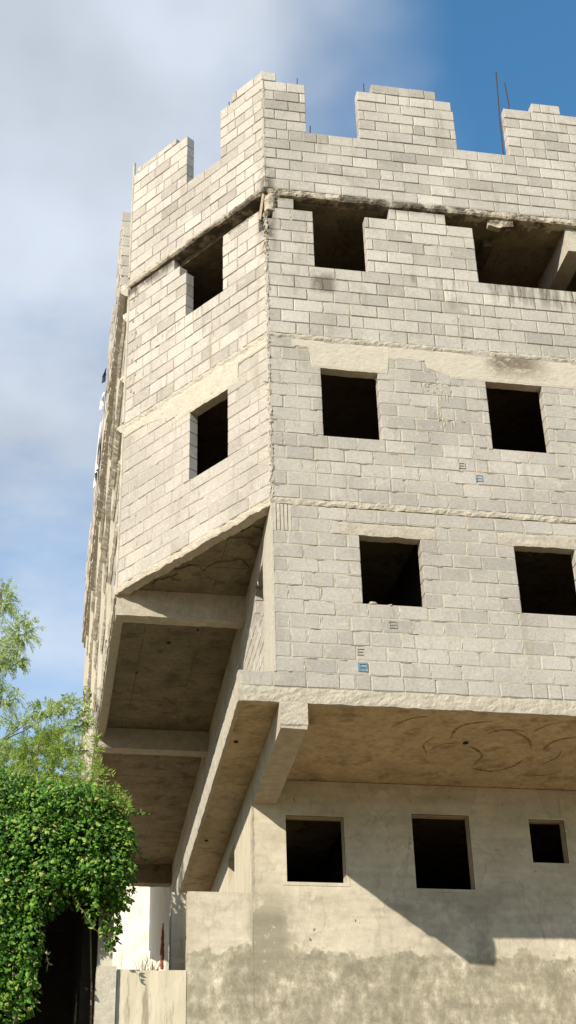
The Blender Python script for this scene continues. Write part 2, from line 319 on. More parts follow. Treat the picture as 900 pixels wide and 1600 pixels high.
def courses(bm, F, rows, L_=.402, dep=.15, jit=.003, inset=.008, smear=0.0, gap=.010, halves=.1):
    """rows: (z0, h, intervals). Blocks are material 0, mortar material 1."""
    for k, (z0, h, ivs) in enumerate(rows):
        off = (k % 2) * L_ / 2 + J(.03)
        for (a, b) in ivs:
            if b - a < .03: continue
            cuts = []; t = math.floor((a - off) / L_) * L_ + off
            while t < b + L_:
                if a + .07 < t < b - .07: cuts.append(t + J(.012))
                if R.random() < halves and a + .1 < t + L_ / 2 < b - .1: cuts.append(t + L_ / 2 + J(.02))
                t += L_
            e_ = [a] + cuts + [b]
            for i in range(len(e_) - 1):
                g0 = 0 if i == 0 else gap / 2 + R.random() * .003; g1 = 0 if i == len(e_) - 2 else gap / 2 + R.random() * .003
                hz = gap / 2 + R.random() * .002
                block(bm, F, e_[i] + g0, e_[i + 1] - g1, z0 + hz, z0 + h - hz, dep, jit, 0)
                if smear and i and R.random() < smear: blob(bm, F, e_[i] + J(.004), z0 + h / 2 + J(.03), R.uniform(.014, .034), R.uniform(.10, .2), .006)
                if smear and R.random() < smear * .8: blob(bm, F, R.uniform(e_[i], e_[i + 1]), z0 + J(.008), R.uniform(.08, .28), R.uniform(.016, .03), .009)
                if R.random() < .05 + smear * .2: blob(bm, F, R.uniform(e_[i], e_[i + 1]), z0 - R.uniform(.02, .07), R.uniform(.01, .02), R.uniform(.07, .16), .006)
            ins = inset * R.uniform(.7, 1.2)
            hexa(bm, [F.p(a + .01, ins, z0 - .001), F.p(b - .01, ins, z0 - .001), F.p(b - .01, dep - .01, z0 - .001), F.p(a + .01, dep - .01, z0 - .001),
                      F.p(a + .01, ins, z0 + h), F.p(b - .01, ins, z0 + h), F.p(b - .01, dep - .01, z0 + h), F.p(a + .01, dep - .01, z0 + h)], 1)
def strip(bm, F, t0, t1, z0, z1, out=.01, amp=.012, cell=.035, dep=.12, edge=.012, mi=0, zfun=None):
    """rough cast concrete: a front displaced by noise of two sizes, ragged edges and a solid back"""
    nt_ = max(2, int((t1 - t0) / cell)); nz = max(2, int(round((z1 - z0) / cell))); g = []; sd_ = R.uniform(0, 90)
    N_ = lambda t, z, f: mn.noise(Vector((t * f, z * f * 1.6 + sd_, sd_)))
    for i in range(nt_ + 1):
        t = t0 + (t1 - t0) * i / nt_; a, b = (z0, z1) if zfun is None else zfun(t)
        a += edge * (.9 * N_(t, 0, 3) + .9 * N_(t, 1, 11) + J(.15)); b += edge * (.9 * N_(t, 5, 3.5) + .9 * N_(t, 6, 12) + J(.15)); c = []
        for j in range(nz + 1):
            z = a + (b - a) * j / nz
            dd = amp * (.8 * N_(t, z, 4) + .7 * N_(t, z, 14) + J(.18))
            d = -out - dd if 0 < j < nz else -out * .4 - dd * .6
            c.append(bm.verts.new(F.p(t, d, z)))
        c.append(bm.verts.new(F.p(t, dep, b))); c.append(bm.verts.new(F.p(t, dep, a))); g.append(c)
    m = nz + 3
    for i in range(nt_):
        for j in range(m): bm.faces.new((g[i][j], g[i + 1][j], g[i + 1][(j + 1) % m], g[i][(j + 1) % m])).material_index = mi
    bm.faces.new(g[0]).material_index = mi; bm.faces.new(g[-1]).material_index = mi

# ------------------------------------------------------------------ the ground
bm = bmesh.new(); n_ = 40; S_ = 900
gv = [[bm.verts.new((-S_ / 2 + S_ * i / n_, -S_ / 2 + S_ * j / n_, -8.6)) for j in range(n_ + 1)] for i in range(n_ + 1)]
for i in range(n_):
    for j in range(n_): bm.faces.new((gv[i][j], gv[i + 1][j], gv[i + 1][j + 1], gv[i][j + 1]))
tag(link('ground', bm, M['ground']), kind='structure')

# ------------------------------------------------------------------ the unfinished building
bld = empty('unfinished_building', (3, 6, -8.6), 'unfinished grey concrete block building with battlement roofline, overhanging floors and empty black window holes', 'building')
XR = 8.4; YB = 16.6
EB = [M['block'], M['mortar']]; EL = [M['block_light'], M['mortar_dark']]
# --- first block storey (face A)
bm = bmesh.new(); courses(bm, FA, [(.0, .198, [(-.45, XR)])], .41, .15, .004, .004, .25, .012, .05)
link('ledge_course', bm, EB, bld)
bm = bmesh.new(); rows = []
W5 = (1.16, 1.985); W6 = (3.27, 4.12)
for k in range(12):
    iv = [(0.0, XR)]
    if 5 <= k < 10: iv = sub_iv(sub_iv(iv, W5), W6)
    if k == 10: iv = sub_iv(sub_iv(iv, (.9, 2.2)), (3.05, 4.45))
    if k in (10, 11): iv = sub_iv(iv, (-1, .26))
    rows.append((.2 + .2 * k, .2, iv))
courses(bm, FA, rows, .402, .15, .003, .002, .6, .015, .06)
for t, z, w_, h in ((1.3, 1.215, .14, .05), (1.52, 1.2, .07, .04), (.62, 1.35, .03, .16), (.42, 1.2, .12, .03)): blob(bm, FA, t, z, w_, h, .014)
for k in range(7): blob(bm, FA, .36 + .022 * k, 1.16 - R.random() * .03, .012, R.uniform(.08, .17), .006)
wl1 = link('block_wall', bm, EB, bld)
bm = bmesh.new(); strip(bm, FA, .885, 2.2, 2.2, 2.385, .006, .004, .04, .145, .012); link('lintel', bm, M['concrete_edge'], bld)
bm = bmesh.new(); strip(bm, FA, 3.05, 4.45, 2.2, 2.39, .008, .006, .04, .145, .015); link('lintel', bm, M['concrete_edge'], bld)
bm = bmesh.new()
for k in range(5): strip(bm, FA, .02 + .05 * k, .06 + .05 * k, 2.2, 2.6, .004 + .006 * (k % 2), .004, .05, .14, .01)
link('corner_stub', bm, M['concrete_pale'], bld)
# --- second block storey
bm = bmesh.new(); rows = []
W3 = (.745, 1.565); W4 = (3.14, 3.98)
for k in range(13):
    z0 = 2.70 + .206 * k; iv = [(0.0, XR)]
    if 5 <= k < 10: iv = sub_iv(sub_iv(iv, W3), W4)
    if k == 10: iv = sub_iv(sub_iv(iv, W3), W4)
    rows.append((z0, .206, iv))
# the course above the heads is only as tall as the gap under the cast band
courses(bm, FA, rows, .405, .15, .004, .003, .5, .013, .08)
for k in range(26): blob(bm, FA, 2.45 + J(.17), R.uniform(3.95, 4.85), R.uniform(.01, .035), R.uniform(.08, .35), .009)
for k in range(9): blob(bm, FA, 2.33 + J(.1), R.uniform(4.6, 4.85), R.uniform(.05, .12), R.uniform(.03, .08), .012)
for k in range(8): blob(bm, FA, 4.25 + J(.03), 3.3 + .2 * k, .016, R.uniform(.18, .26), .007)
blob(bm, FA, 3.07, 3.75, .02, .26, .006)
link('block_wall', bm, EB, bld)
def zf(t):
    if t < .62: return (5.2 + J(.02), 5.34)
    if t < 1.72: return (4.865, 5.34)
    if t < 2.3: return (5.13 + J(.015), 5.34)
    if t < 2.62: return (5.02 - (t - 2.3) * .35, 5.34)
    return (4.88, 5.34)
bm = bmesh.new(); strip(bm, FA, .34, XR, 4.87, 5.34, .010, .004, .035, .148, .008, 0, zf); link('lintel_band', bm, M['lintel_band'], bld)
bm = bmesh.new(); strip(bm, FA, .0, XR, 2.61, 2.70, .010, .018, .03, .15, .020); link('slab_edge', bm, M['concrete_edge'], bld)
bm = bmesh.new(); strip(bm, FA, .0, XR, 5.345, 5.425, .016, .018, .03, .15, .020); link('slab_edge', bm, M['concrete_edge'], bld)
# --- third block storey
bm = bmesh.new(); rows = []; h3 = .215
W1 = (.725, 1.53); W2 = (3.22, 5.7)
for k in range(12):
    z0 = 5.42 + h3 * k; iv = [(.0 if k < 10 else .12, XR)]
    if k >= 6: iv = sub_iv(sub_iv(iv, W1), W2)
    if k == 11: iv = sub_iv(sub_iv(sub_iv(iv, (-1, .2)), (.44, 1.92)), (2.8, 6.1))
    rows.append((z0, h3, iv))
courses(bm, FA, rows, .405, .15, .005, .006, .3, .012, .08)
link('block_wall', bm, EL, bld)
for a, b, m_ in ((.05, 1.15, 'mouldy'), (1.15, 3.15, 'concrete_edge'), (3.15, 5.6, 'mouldy'), (5.6, XR, 'concrete_edge')):
    bm = bmesh.new(); strip(bm, FA, a, b, 8.04, 8.16, .03, .022, .03, .2, .022); link('slab_edge', bm, M[m_], bld)
# --- parapet and merlons, face A
def rowset(z0, h, n, iv, k0=0): return [(z0 + h * (k0 + k), h, list(iv)) for k in range(n)]
bm = bmesh.new(); courses(bm, FA, rowset(8.165, .21, 6, [(-.02, XR)]), .405, .15, .006, .006, .16, .010, .08)
parA = link('parapet', bm, EL, bld)
def merlon(F, rows, name='merlon', parent=None):
    b_ = bmesh.new(); courses(b_, F, rows, .405, .15, .006, .007, .16, .010, .14)
    return link(name, b_, EL, parent)
zc = 8.165 + 1.26
merlon(FA, [(zc + .21 * k, .21, [(-.02, .685)]) for k in range(5)] + [(zc + 1.05, .2, [(-.02, .22)])], parent=parA)
rr = [(zc + .21 * k, .21, [(1.54, 3.13)]) for k in range(4)] + [(zc + .84, .21, [(1.54, 3.10)]), (zc + 1.05, .2, [(1.79, 2.24), (2.24, 2.42), (2.42, 2.86)])]
merlon(FA, rr, parent=parA)
rr = [(zc + .21 * k, .21, [(4.0 + .0 * k, 6.4)]) for k in range(5)] + [(zc + 1.05, .2, [(4.5, 4.98)])]
merlon(FA, rr, parent=parA)
# --- face B
bm = bmesh.new(); rows = []
X2 = (.835, 1.66)
for k in range(13):
    z0 = 2.70 + .206 * k; iv = [(0.0, BL)]
    if 5 <= k <= 10: iv = sub_iv(iv, X2)
    rows.append((z0, .206, iv))
courses(bm, FB, rows, .405, .15, .004, .004, .4, .012, .07)
for t, z in ((3.0, 5.1), (2.95, 5.05), (2.85, 3.7), (2.75, 3.55), (2.9, 4.2), (2.6, 3.9), (3.0, 4.6), (2.8, 3.2)): blob(bm, FB, t, z, .05, .09, .014)
link('block_wall', bm, EB, bld)
bm = bmesh.new(); strip(bm, FB, .0, BL, 2.585, 2.70, .008, .016, .03, .15, .025); link('slab_edge', bm, M['concrete_edge'], bld)
bm = bmesh.new(); strip(bm, FB, .0, BL, 5.34, 5.42, .012, .018, .03, .15, .022); link('slab_edge', bm, M['concrete_edge'], bld)
def zb(t):
    if t < .62: return (5.2, 5.33)
    if t < 2.0: return (4.875, 5.33)
    return (5.0 + min(.18, (t - 2.0) * .25), 5.33)
bm = bmesh.new(); strip(bm, FB, .03, BL, 4.9, 5.33, .010, .007, .035, .148, .014, 0, zb); link('lintel_band', bm, M['concrete_pale'], bld)
bm = bmesh.new(); rows = []; X1 = (.935, 1.79)
for k in range(12):
    iv = [(0.0 if k < 9 else .14, BL)]
    if k >= 6: iv = sub_iv(iv, X1)
    if k >= 10: iv = sub_iv(iv, (1.5, 1.95))
    if k == 11: iv = sub_iv(iv, (-1, 2.1))
    rows.append((5.42 + h3 * k, h3, iv))
courses(bm, FB, rows, .405, .15, .005, .006, .22, .011, .1)
for k in range(10): blob(bm, FB, .25 + .06 * k, 7.76 + .0 * k, .1, .05, .01)
for t in (2.98, 3.08): 
    for k in range(7): blob(bm, FB, t + J(.03), 5.9 + .3 * k + J(.1), .05, R.uniform(.06, .15), .018)
link('block_wall', bm, EL, bld)
bm = bmesh.new(); strip(bm, FB, -.03, BL + .06, 8.05, 8.165, .045, .022, .03, .2, .024); link('slab_edge', bm, M['concrete_edge'], bld)
bm = bmesh.new(); courses(bm, FB, rowset(8.165, .21, 6, [(-.02, BL)]), .405, .15, .006, .007, .2, .010, .08)
parB = link('parapet', bm, EL, bld)
merlon(FB, [(zc + .21 * k, .21, [(-.02, .985)]) for k in range(5)] + [(zc + 1.05, .19, [(.0, .72)])], parent=parB)
merlon(FB, [(zc + .21 * k, .21, [(1.82, BL)]) for k in range(5)] + [(zc + 1.05, .12, [(2.1, BL - .1)])], parent=parB)
# --- face C, the long side that runs away from us
LC = YB - BE.y
bm = bmesh.new(); rows = []
cw = [(2.2, 3.3), (5.4, 6.5), (8.8, 9.9), (11.6, 12.6)]
for k in range(26):
    z0 = 2.66 + .206 * k; iv = [(0, LC)]
    if 5 <= k <= 9 or 18 <= k <= 22:
        for c_ in cw: iv = sub_iv(iv, c_)
    rows.append((z0, .206, iv))
courses(bm, FC, rows, .405, .15, .008, .006, .3, .012, .08); link('block_wall', bm, [M['block'], M['mortar']], bld)
for z0, z1, o_ in ((2.56, 2.70, .05), (3.62, 3.72, .06), (4.74, 4.84, .06), (5.33, 5.45, .10), (6.28, 6.38, .08), (7.5, 7.6, .08), (8.02, 8.18, .14)):
    bm = bmesh.new(); strip(bm, FC, .0, LC, z0, z1, o_, .02, .06, .15, .018); link('slab_edge', bm, M['streaky'], bld)
for t in (1.75, 4.35, 7.6, 10.8, 13.2):
    bm = bmesh.new(); w_ = .3
    P = [FC.p(t + a, d, 0) for a, d in ((0, -.05 - .004 * t), (w_, -.05 - .004 * t), (w_, .1), (0, .1))]
    prism(bm, [(p.x, p.y) for p in P], 2.62, 9.75); link('pilaster', bm, M['streaky'], bld)
bm = bmesh.new(); FD = Frame((BE.x - .13, BE.y), (.002, 1), (-1, .002), .038, .001)
courses(bm, FD, rowset(8.19, .21, 6, [(.12, LC)]), .405, .15, .01, .006, .3, .012, .08); parC = link('parapet', bm, [M['block_light'], M['mortar']], bld)
for a, b_, hh in ((.95, 2.2, 5), (3.6, 4.9, 5), (6.6, 7.6, 2), (8.9, 10.2, 5), (11.7, LC, 4)):
    merlon(FD, [(zc + .025 + .21 * k, .21, [(a, b_)]) for k in range(hh)], parent=parC)
# --- corner mortar columns
bm = bmesh.new()
FK = Frame((0, 0), (cos(ANG / 2), -sin(ANG / 2) * .0 + .0), (-sin(ANG / 2), -cos(ANG / 2)))
def corner(bm, z0, z1, r=.03, amp=.012):
    nz = int((z1 - z0) / .03); prev = None
    for k in range(nz + 1):
        z = z0 + (z1 - z0) * k / nz; ring = []
        for a, b_ in ((.035, 0), (.012, -.006), (0, 0), (-.006, .004), (-.02, .03), (.03, .03)): ring.append(bm.verts.new((a + J(amp), b_ - .008 + J(amp), z)))
        if prev:
            for i in range(6): bm.faces.new((prev[i], prev[(i + 1) % 6], ring[(i + 1) % 6], ring[i]))
        else: bm.faces.new(ring)
        prev = ring
    bm.faces.new(prev)
corner(bm, 2.66, 6.9); corner(bm, 8.2, 10.6, .03, .009)
link('corner_mortar', bm, M['mortar'], bld)
bm = bmesh.new(); corner(bm, 6.9, 7.7, .03, .018); link('corner_mortar', bm, M['mouldy'], bld)
bm = bmesh.new(); tube(bm, [BE + Vector((.01, -.005, z)) for z in (2.5, 4, 5.3)], .03, .03, 7); tube(bm, [BE + Vector((.01, -.005, z)) for z in (5.5, 6.5, 8.3)], .035, .03, 7)
tube(bm, [BE + Vector((.0, -.005, z)) for z in (8.4, 9.4, 11.0)], .025, .025, 7); link('corner_mortar', bm, M['mortar'], bld)
bm = bmesh.new()   # broken stub of corner column under the parapet
pts = [(.02, .03), (.19, .02), (.20, .17), (.0, .2)]
prev = None
for k in range(9):
    z = 7.72 + .04 * k; s = .75 + .35 * k / 8; ring = [bm.verts.new((x * s + J(.012) - .0, y * s + J(.012) - .02, z)) for x, y in ((0, .05), (.06, -.0), (.14, -.01), (.21, .03), (.2, .2), (.02, .2))]
    if prev:
        for i in range(6): bm.faces.new((prev[i], prev[(i + 1) % 6], ring[(i + 1) % 6], ring[i]))
    else: bm.faces.new(ring)
    prev = ring
bm.faces.new(prev); link('column_stub', bm, M['mouldy'], bld)
bm = bmesh.new(); a = FB.p(.14, .02, 7.62); b_ = FB.p(.03, -.0, 8.06); tube(bm, [a, b_], .026, .022, 4); link('prop_board', bm, M['timber'], bld)

# --- floors, roof, inner walls
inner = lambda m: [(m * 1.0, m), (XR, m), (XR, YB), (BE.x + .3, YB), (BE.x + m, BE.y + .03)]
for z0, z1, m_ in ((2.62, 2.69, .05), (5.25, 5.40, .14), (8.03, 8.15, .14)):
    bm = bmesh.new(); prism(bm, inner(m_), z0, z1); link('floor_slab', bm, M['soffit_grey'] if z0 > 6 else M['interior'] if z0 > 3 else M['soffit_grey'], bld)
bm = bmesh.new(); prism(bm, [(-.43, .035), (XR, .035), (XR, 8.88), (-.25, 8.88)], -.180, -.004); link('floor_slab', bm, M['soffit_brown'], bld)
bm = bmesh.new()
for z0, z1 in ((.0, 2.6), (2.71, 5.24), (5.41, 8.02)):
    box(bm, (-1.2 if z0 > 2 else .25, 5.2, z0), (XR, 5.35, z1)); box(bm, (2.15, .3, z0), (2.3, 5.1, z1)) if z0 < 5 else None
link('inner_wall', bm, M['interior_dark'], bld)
bm = bmesh.new(); box(bm, (XR, .0, -8.6), (XR + .2, YB, 8.0)); box(bm, (-1.5, YB, 2.5), (XR, YB + .2, 9.4)); box(bm, (.5, YB, -8.6), (XR, YB + .2, 2.5)); link('rear_wall', bm, M['block'], bld)
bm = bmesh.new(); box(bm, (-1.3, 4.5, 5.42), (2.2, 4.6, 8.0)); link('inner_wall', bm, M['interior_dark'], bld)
bm = bmesh.new(); box(bm, (4.76, .06, 7.58), (5.04, 5.1, 8.035)); link('ceiling_beam', bm, M['concrete_pale'], bld)
bm = bmesh.new(); box(bm, (3.55, .46, 7.86), (3.7, 5.1, 8.02)); link('ceiling_beam', bm, M['interior'], bld)
bm = bmesh.new(); strip(bm, FA, 3.5, 3.75, 7.9, 8.03, -.05, .02, .04, .12, .05); strip(bm, FA, 3.72, 3.9, 7.93, 8.03, -.03, .03, .04, .12, .04); link('broken_concrete', bm, M['mouldy'], bld)

# --- undersides: beams, edge beams, side wall
def beamx(x0, x1, y0, y1, z0, z1, m, name='beam'):
    bm = bmesh.new(); nx = 24
    rings = []
    for i in range(nx + 1):
        x = x0 + (x1 - x0) * i / nx; rings.append([bm.verts.new((x, y0 + J(.003), z1)), bm.verts.new((x, y0 + J(.004), (z0 + z1) / 2)), bm.verts.new((x, y0 + J(.003), z0 + J(.006))), bm.verts.new((x, y1, z0 + J(.006))), bm.verts.new((x, y1, z1))])
    for q, s in zip(rings, rings[1:]):
        for k in range(5): bm.faces.new((q[k], q[(k + 1) % 5], s[(k + 1) % 5], s[k]))
    bm.faces.new(rings[0]); bm.faces.new(rings[-1]); return link(name, bm, m, bld)
beamx(BE.x + .01, .10, 2.69, 2.93, 2.20, 2.615, M['concrete_edge'])
beamx(BE.x + .06, .22, 7.98, 8.25, 2.24, 2.615, M['concrete_edge'])
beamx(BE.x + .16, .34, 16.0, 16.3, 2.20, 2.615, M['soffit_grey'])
bm = bmesh.new(); strip(bm, FC, 2.69 - BE.y + .25, LC, 2.50, 2.615, .0, .006, .08, .12, .012); link('edge_beam', bm, M['concrete_pale'], bld)
# peeling render on the triangular underside
bm = bmesh.new()
for (cx, cy, r) in ((-.35, 1.2, .34), (-.25, 1.9, .38), (-.8, 2.1, .3), (-.12, .75, .16), (-1.15, 2.4, .22)):
    n = 14; a0 = [R.uniform(.6, 1.15) for _ in range(n)]
    lo_ = []; hi_ = []
    for k in range(n):
        x = cx + cos(2 * pi * k / n) * r * a0[k]; y = min(2.68, cy + sin(2 * pi * k / n) * r * a0[k] * .8)
        x = max(x, -y * .66 + .06); x = min(x, -.02)
        lo_.append(bm.verts.new((x, y, 2.617 - R.uniform(.012, .03)))); hi_.append(bm.verts.new((x, y, 2.625)))
    bm.faces.new(lo_)
    for k in range(n): bm.faces.new((lo_[k], lo_[(k + 1) % n], hi_[(k + 1) % n], hi_[k]))
link('peeling_render', bm, M['soffit_grey'], bld)
# side wall of the first block storey: plaster corner, small opening, then blocks
bm = bmesh.new(); rows = []
for k in range(13):
    iv = [(.62, YB)]
    if 8 <= k <= 10: iv = sub_iv(iv, (.85, 1.62))
    rows.append((.0 + .2 * k, .2, iv))
courses(bm, FS, rows, .402, .15, .003, .004, .4, .012, .06); link('side_wall', bm, EB, bld)
bm = bmesh.new()
nz = 40; prev = None
for k in range(nz + 1):
    z = .2 + 2.4 * k / nz; e_ = .82 + (.35 * (1 - z / 1.2) ** 1 if z < 1.2 else 0) + J(.02); ring = [bm.verts.new(FS.p(t, d, z)) for t, d in ((-.006, -.008), (.3, -.010 + J(.002)), (.6, -.011 + J(.002)), (e_, -.004), (e_, .02), (-.006, .02))]
    if prev:
        for i in range(6): bm.faces.new((prev[i], prev[(i + 1) % 6], ring[(i + 1) % 6], ring[i]))
    else: bm.faces.new(ring)
    prev = ring
bm.faces.new(prev); link('corner_plaster', bm, M['concrete_pale'], bld)
# kerb on the outer edge of the cantilevered slab
FKb = Frame((-.452, 0), (.021, 1), (-1, .021))
bm = bmesh.new(); strip(bm, FKb, .0, 8.9, -.205, .14, .006, .010, .06, .05, .010); link('slab_edge', bm, M['concrete_edge'], bld)
bm = bmesh.new(); strip(bm, FA, -.45, XR, -.205, -.006, .006, .012, .035, .05, .010); link('slab_edge', bm, M['concrete_edge'], bld)
# bracket beam that carries the overhang
bm = bmesh.new(); ys = [0.0, .04, .5, 1, 1.6, 2.2, 2.72]; rings = []
for y in ys:
    sh = .026 * y; rings.append([bm.verts.new((.05 + sh + J(.003), y - .03 + J(.003), -.2)), bm.verts.new((.055 + sh, y - .02, -.54 + J(.004))), bm.verts.new((.38 + sh, y - .02, -.55 + J(.004))), bm.verts.new((.39 + sh, y - .03, -.2))])
for q, s in zip(rings, rings[1:]):
    for k in range(4): bm.faces.new((q[k], q[(k + 1) % 4], s[(k + 1) % 4], s[k]))
bm.faces.new(rings[0]); bm.faces.new(rings[-1]); link('bracket_beam', bm, M['concrete_edge'], bld)
bm = bmesh.new(); strip(bm, FA, .05, .39, -.53, -.20, .034, .008, .03, .03, .014); link('beam_end', bm, M['concrete_edge'], bld)
# --- plastered lower storey, recessed under the overhang
YW = 2.70; XL = .12
def wall_holes(bm, x0, x1, z0, z1, y0, y1, holes):
    xs = sorted({x0, x1, *[h[0] for h in holes], *[h[1] for h in holes]}); zs = sorted({z0, z1, *[h[2] for h in holes], *[h[3] for h in holes]})
    inh = lambda x, z: any(h[0] < x < h[1] and h[2] < z < h[3] for h in holes)
    grid = {}
    def V(i, j, k):
        if (i, j, k) not in grid: grid[(i, j, k)] = bm.verts.new((xs[i], (y0, y1)[k], zs[j]))
        return grid[(i, j, k)]
    sol = {(i, j): not inh((xs[i] + xs[i + 1]) / 2, (zs[j] + zs[j + 1]) / 2) for i in range(len(xs) - 1) for j in range(len(zs) - 1)}
    for (i, j), s in sol.items():
        if not s: continue
        bm.faces.new((V(i, j, 0), V(i + 1, j, 0), V(i + 1, j + 1, 0), V(i, j + 1, 0))); bm.faces.new((V(i, j, 1), V(i, j + 1, 1), V(i + 1, j + 1, 1), V(i + 1, j, 1)))
        for di, dj, e in ((-1, 0, ((i, j), (i, j + 1))), (1, 0, ((i + 1, j), (i + 1, j + 1))), (0, -1, ((i, j), (i + 1, j))), (0, 1, ((i, j + 1), (i + 1, j + 1)))):
            if not sol.get((i + di, j + dj), False): (a, b), (c, d) = e; bm.faces.new((V(a, b, 0), V(c, d, 0), V(c, d, 1), V(a, b, 1)))
H = [(.58, 1.385, -1.60, -.69), (2.345, 3.165, -1.645, -.61), (4.03, 4.55, -1.245, -.63)]
bm = bmesh.new(); wall_holes(bm, XL, XR, -8.6, -.19, YW, YW + .18, H); pw = link('plaster_wall', bm, M['plaster'], bld)
for (a, b, c, d) in H:
    bm = bmesh.new(); r = .045; o_ = YW - .006
    for (p, q) in (((a - r, c - r), (b + r, c)), ((a - r, d), (b + r, d + r)), ((a - r, c), (a, d)), ((b, c), (b + r, d))): box(bm, (p[0], o_, p[1]), (q[0], YW + .02, q[1]))
    link('window_surround', bm, M['plaster'], bld)
# side of the lower storey
bm = bmesh.new()
for (y0, y1, z0, z1) in ((2.885, 4.7, -8.6, -.19), (4.7, 5.5, -8.6, -.88), (4.7, 5.5, -.45, -.19), (5.5, YB, -8.6, -.19)):
    P = [(XL + .022 * (y - 2.7) + dx, y) for y, dx in ((y0, 0), (y1, 0), (y1, .18), (y0, .18))]; prism(bm, P, z0, z1)
link('lower_side_wall', bm, M['low_wall'], bld)
bm = bmesh.new(); strip(bm, Frame((XL, YW), (1, 0), (0, -1)), -.006, .022, -1.76, -.56, .004, .006, .028, .02, .007); link('corner_mortar', bm, M['mortar_dark'], bld)
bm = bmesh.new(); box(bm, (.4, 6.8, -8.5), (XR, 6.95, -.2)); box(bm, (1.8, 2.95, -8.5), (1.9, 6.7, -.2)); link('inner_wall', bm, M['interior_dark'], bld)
# trowel swirls and the drain hole on the brown underside
arcs = [[(2.47, .97), (2.45, .69), (2.54, .48), (2.84, .34)], [(2.9, .77), (3.05, .62), (3.35, .61)], [(2.79, 1.21), (2.96, 1.37), (3.06, 1.57), (3.03, 1.89)], [(3.07, 2.01), (3.37, 2.08), (3.58, 1.88), (3.66, 1.58)], [(3.21, .65), (3.49, .9), (3.66, 1.27)], [(3.8, 1.19), (3.86, .91), (4.08, .73)], [(3.97, 1.74), (4.08, 1.49), (4.07, 1.23)], [(1.61, .68), (1.77, .4), (1.97, .28)], [(2.29, 1.54), (2.17, 1.21), (2.25, .95)], [(3.48, .62), (3.61, .36), (3.89, .2)], [(3.97, 2.19), (4.17, 2.14), (4.32, 1.95)], [(2.6, 1.1), (2.4, 1.2), (2.3, 1.4)]]
def cat(P, t):
    n = len(P) - 1; i = min(n - 1, int(t * n)); f = t * n - i; g = lambda k: Vector(P[max(0, min(n, k))])
    a, b, c, d = g(i - 1), g(i), g(i + 1), g(i + 2); return .5 * ((2 * b) + (c - a) * f + (2 * a - 5 * b + 4 * c - d) * f * f + (3 * b - a - 3 * c + d) * f ** 3)
for ai, A_ in enumerate(arcs):
    bm = bmesh.new(); m = 22; L0 = []; wm = (.020 if ai < 6 else .010)
    for k in range(m + 1):
        p = cat(A_, k / m); q = cat(A_, min(1, k / m + .02)); r_ = cat(A_, max(0, k / m - .02)); d = (q - r_).normalized(); s = wm * (sin(pi * min(1, k / m * .9 + .1)) ** .6 + .1) * R.uniform(.7, 1.2)
        L0.append([bm.verts.new((p.x - d.y * s * e_, p.y + d.x * s * e_, -.1835 if h_ else -.179)) for e_, h_ in ((-1, 1), (1, 1), (1, 0), (-1, 0))])
    for a, b in zip(L0, L0[1:]):
        for i in range(4): bm.faces.new((a[i], a[(i + 1) % 4], b[(i + 1) % 4], b[i]))
    bm.faces.new(L0[0]); bm.faces.new(L0[-1]); link('trowel_mark', bm, M['mark'], bld)
for x, y, r in ((2.7, 1.1, .035), (-.28, 1.39, .03), (-.16, 5.47, .03), (-.9, 4.4, .03), (-.5, 3.9, .02), (-1.2, 3.6, .025), (-1.3, 5.6, .02)):
    z_ = -.182 if y != 4.4 and x > -.3 else 2.617
    bm = bmesh.new(); rg = [bm.verts.new((x + cos(k * pi / 5) * r * R.uniform(.8, 1.3), y + sin(k * pi / 5) * r * 1.6, z_)) for k in range(10)]; r2 = [bm.verts.new((v.co.x, v.co.y, z_ - .004)) for v in rg]
    bm.faces.new(r2)
    for k in range(10): bm.faces.new((rg[k], rg[(k + 1) % 10], r2[(k + 1) % 10], r2[k]))
    link('drain_hole', bm, M['interior_dark'], bld)
# --- ink stamps on the blocks
def stamp(x, z, kind, m, s=.055):
    bm = bmesh.new(); y0, y1 = -.013, .002; sk = .012; w_ = .011
    def bar(a, b): box(bm, (x + a[0], y0, z + a[1]), (x + b[0], y1, z + b[1]))
    if kind == 'solid':
        bar((-s, -s), (s, -s * .55)); bar((-s, s * .6), (s, s)); bar((-s, -s * .55), (-s * .55, s * .6)); bar((s * .72, -s * .55), (s, s * .6)); bar((-s * .55, -.008), (s * .5, .012)); bar((-.3 * s, -.55 * s), (s * .72, -.3 * s))
    elif kind == 'E':
        bar((-s, -s), (s * .7, -s + w_)); bar((-s, -w_ / 2), (s * .6, w_ / 2)); bar((-s, s - w_), (s, s)); bar((-s, -s + w_), (-s + w_, -w_ / 2)); bar((-s, w_ / 2), (-s + w_, s - w_))
    else:
        bar((-s, -s), (s, -s + w_)); bar((-s + w_, -w_ / 2), (s - w_, w_ / 2)); bar((-s, s - w_), (s, s)); bar((-s, -s + w_), (-s + w_, s - w_)); bar((s - w_, -s + w_), (s, s - w_))
    link('stamp', bm, m, bld)
stamp(1.11, .31, 'solid', M['paint_blue'], .06); stamp(1.09, .52, 'E', M['paint_grey'], .045); stamp(1.53, .92, 'B', M['paint_black'], .048)
stamp(2.66, 3.41, 'B', M['paint_grey'], .045); stamp(2.89, 3.22, 'B', M['paint_blue'], .05)
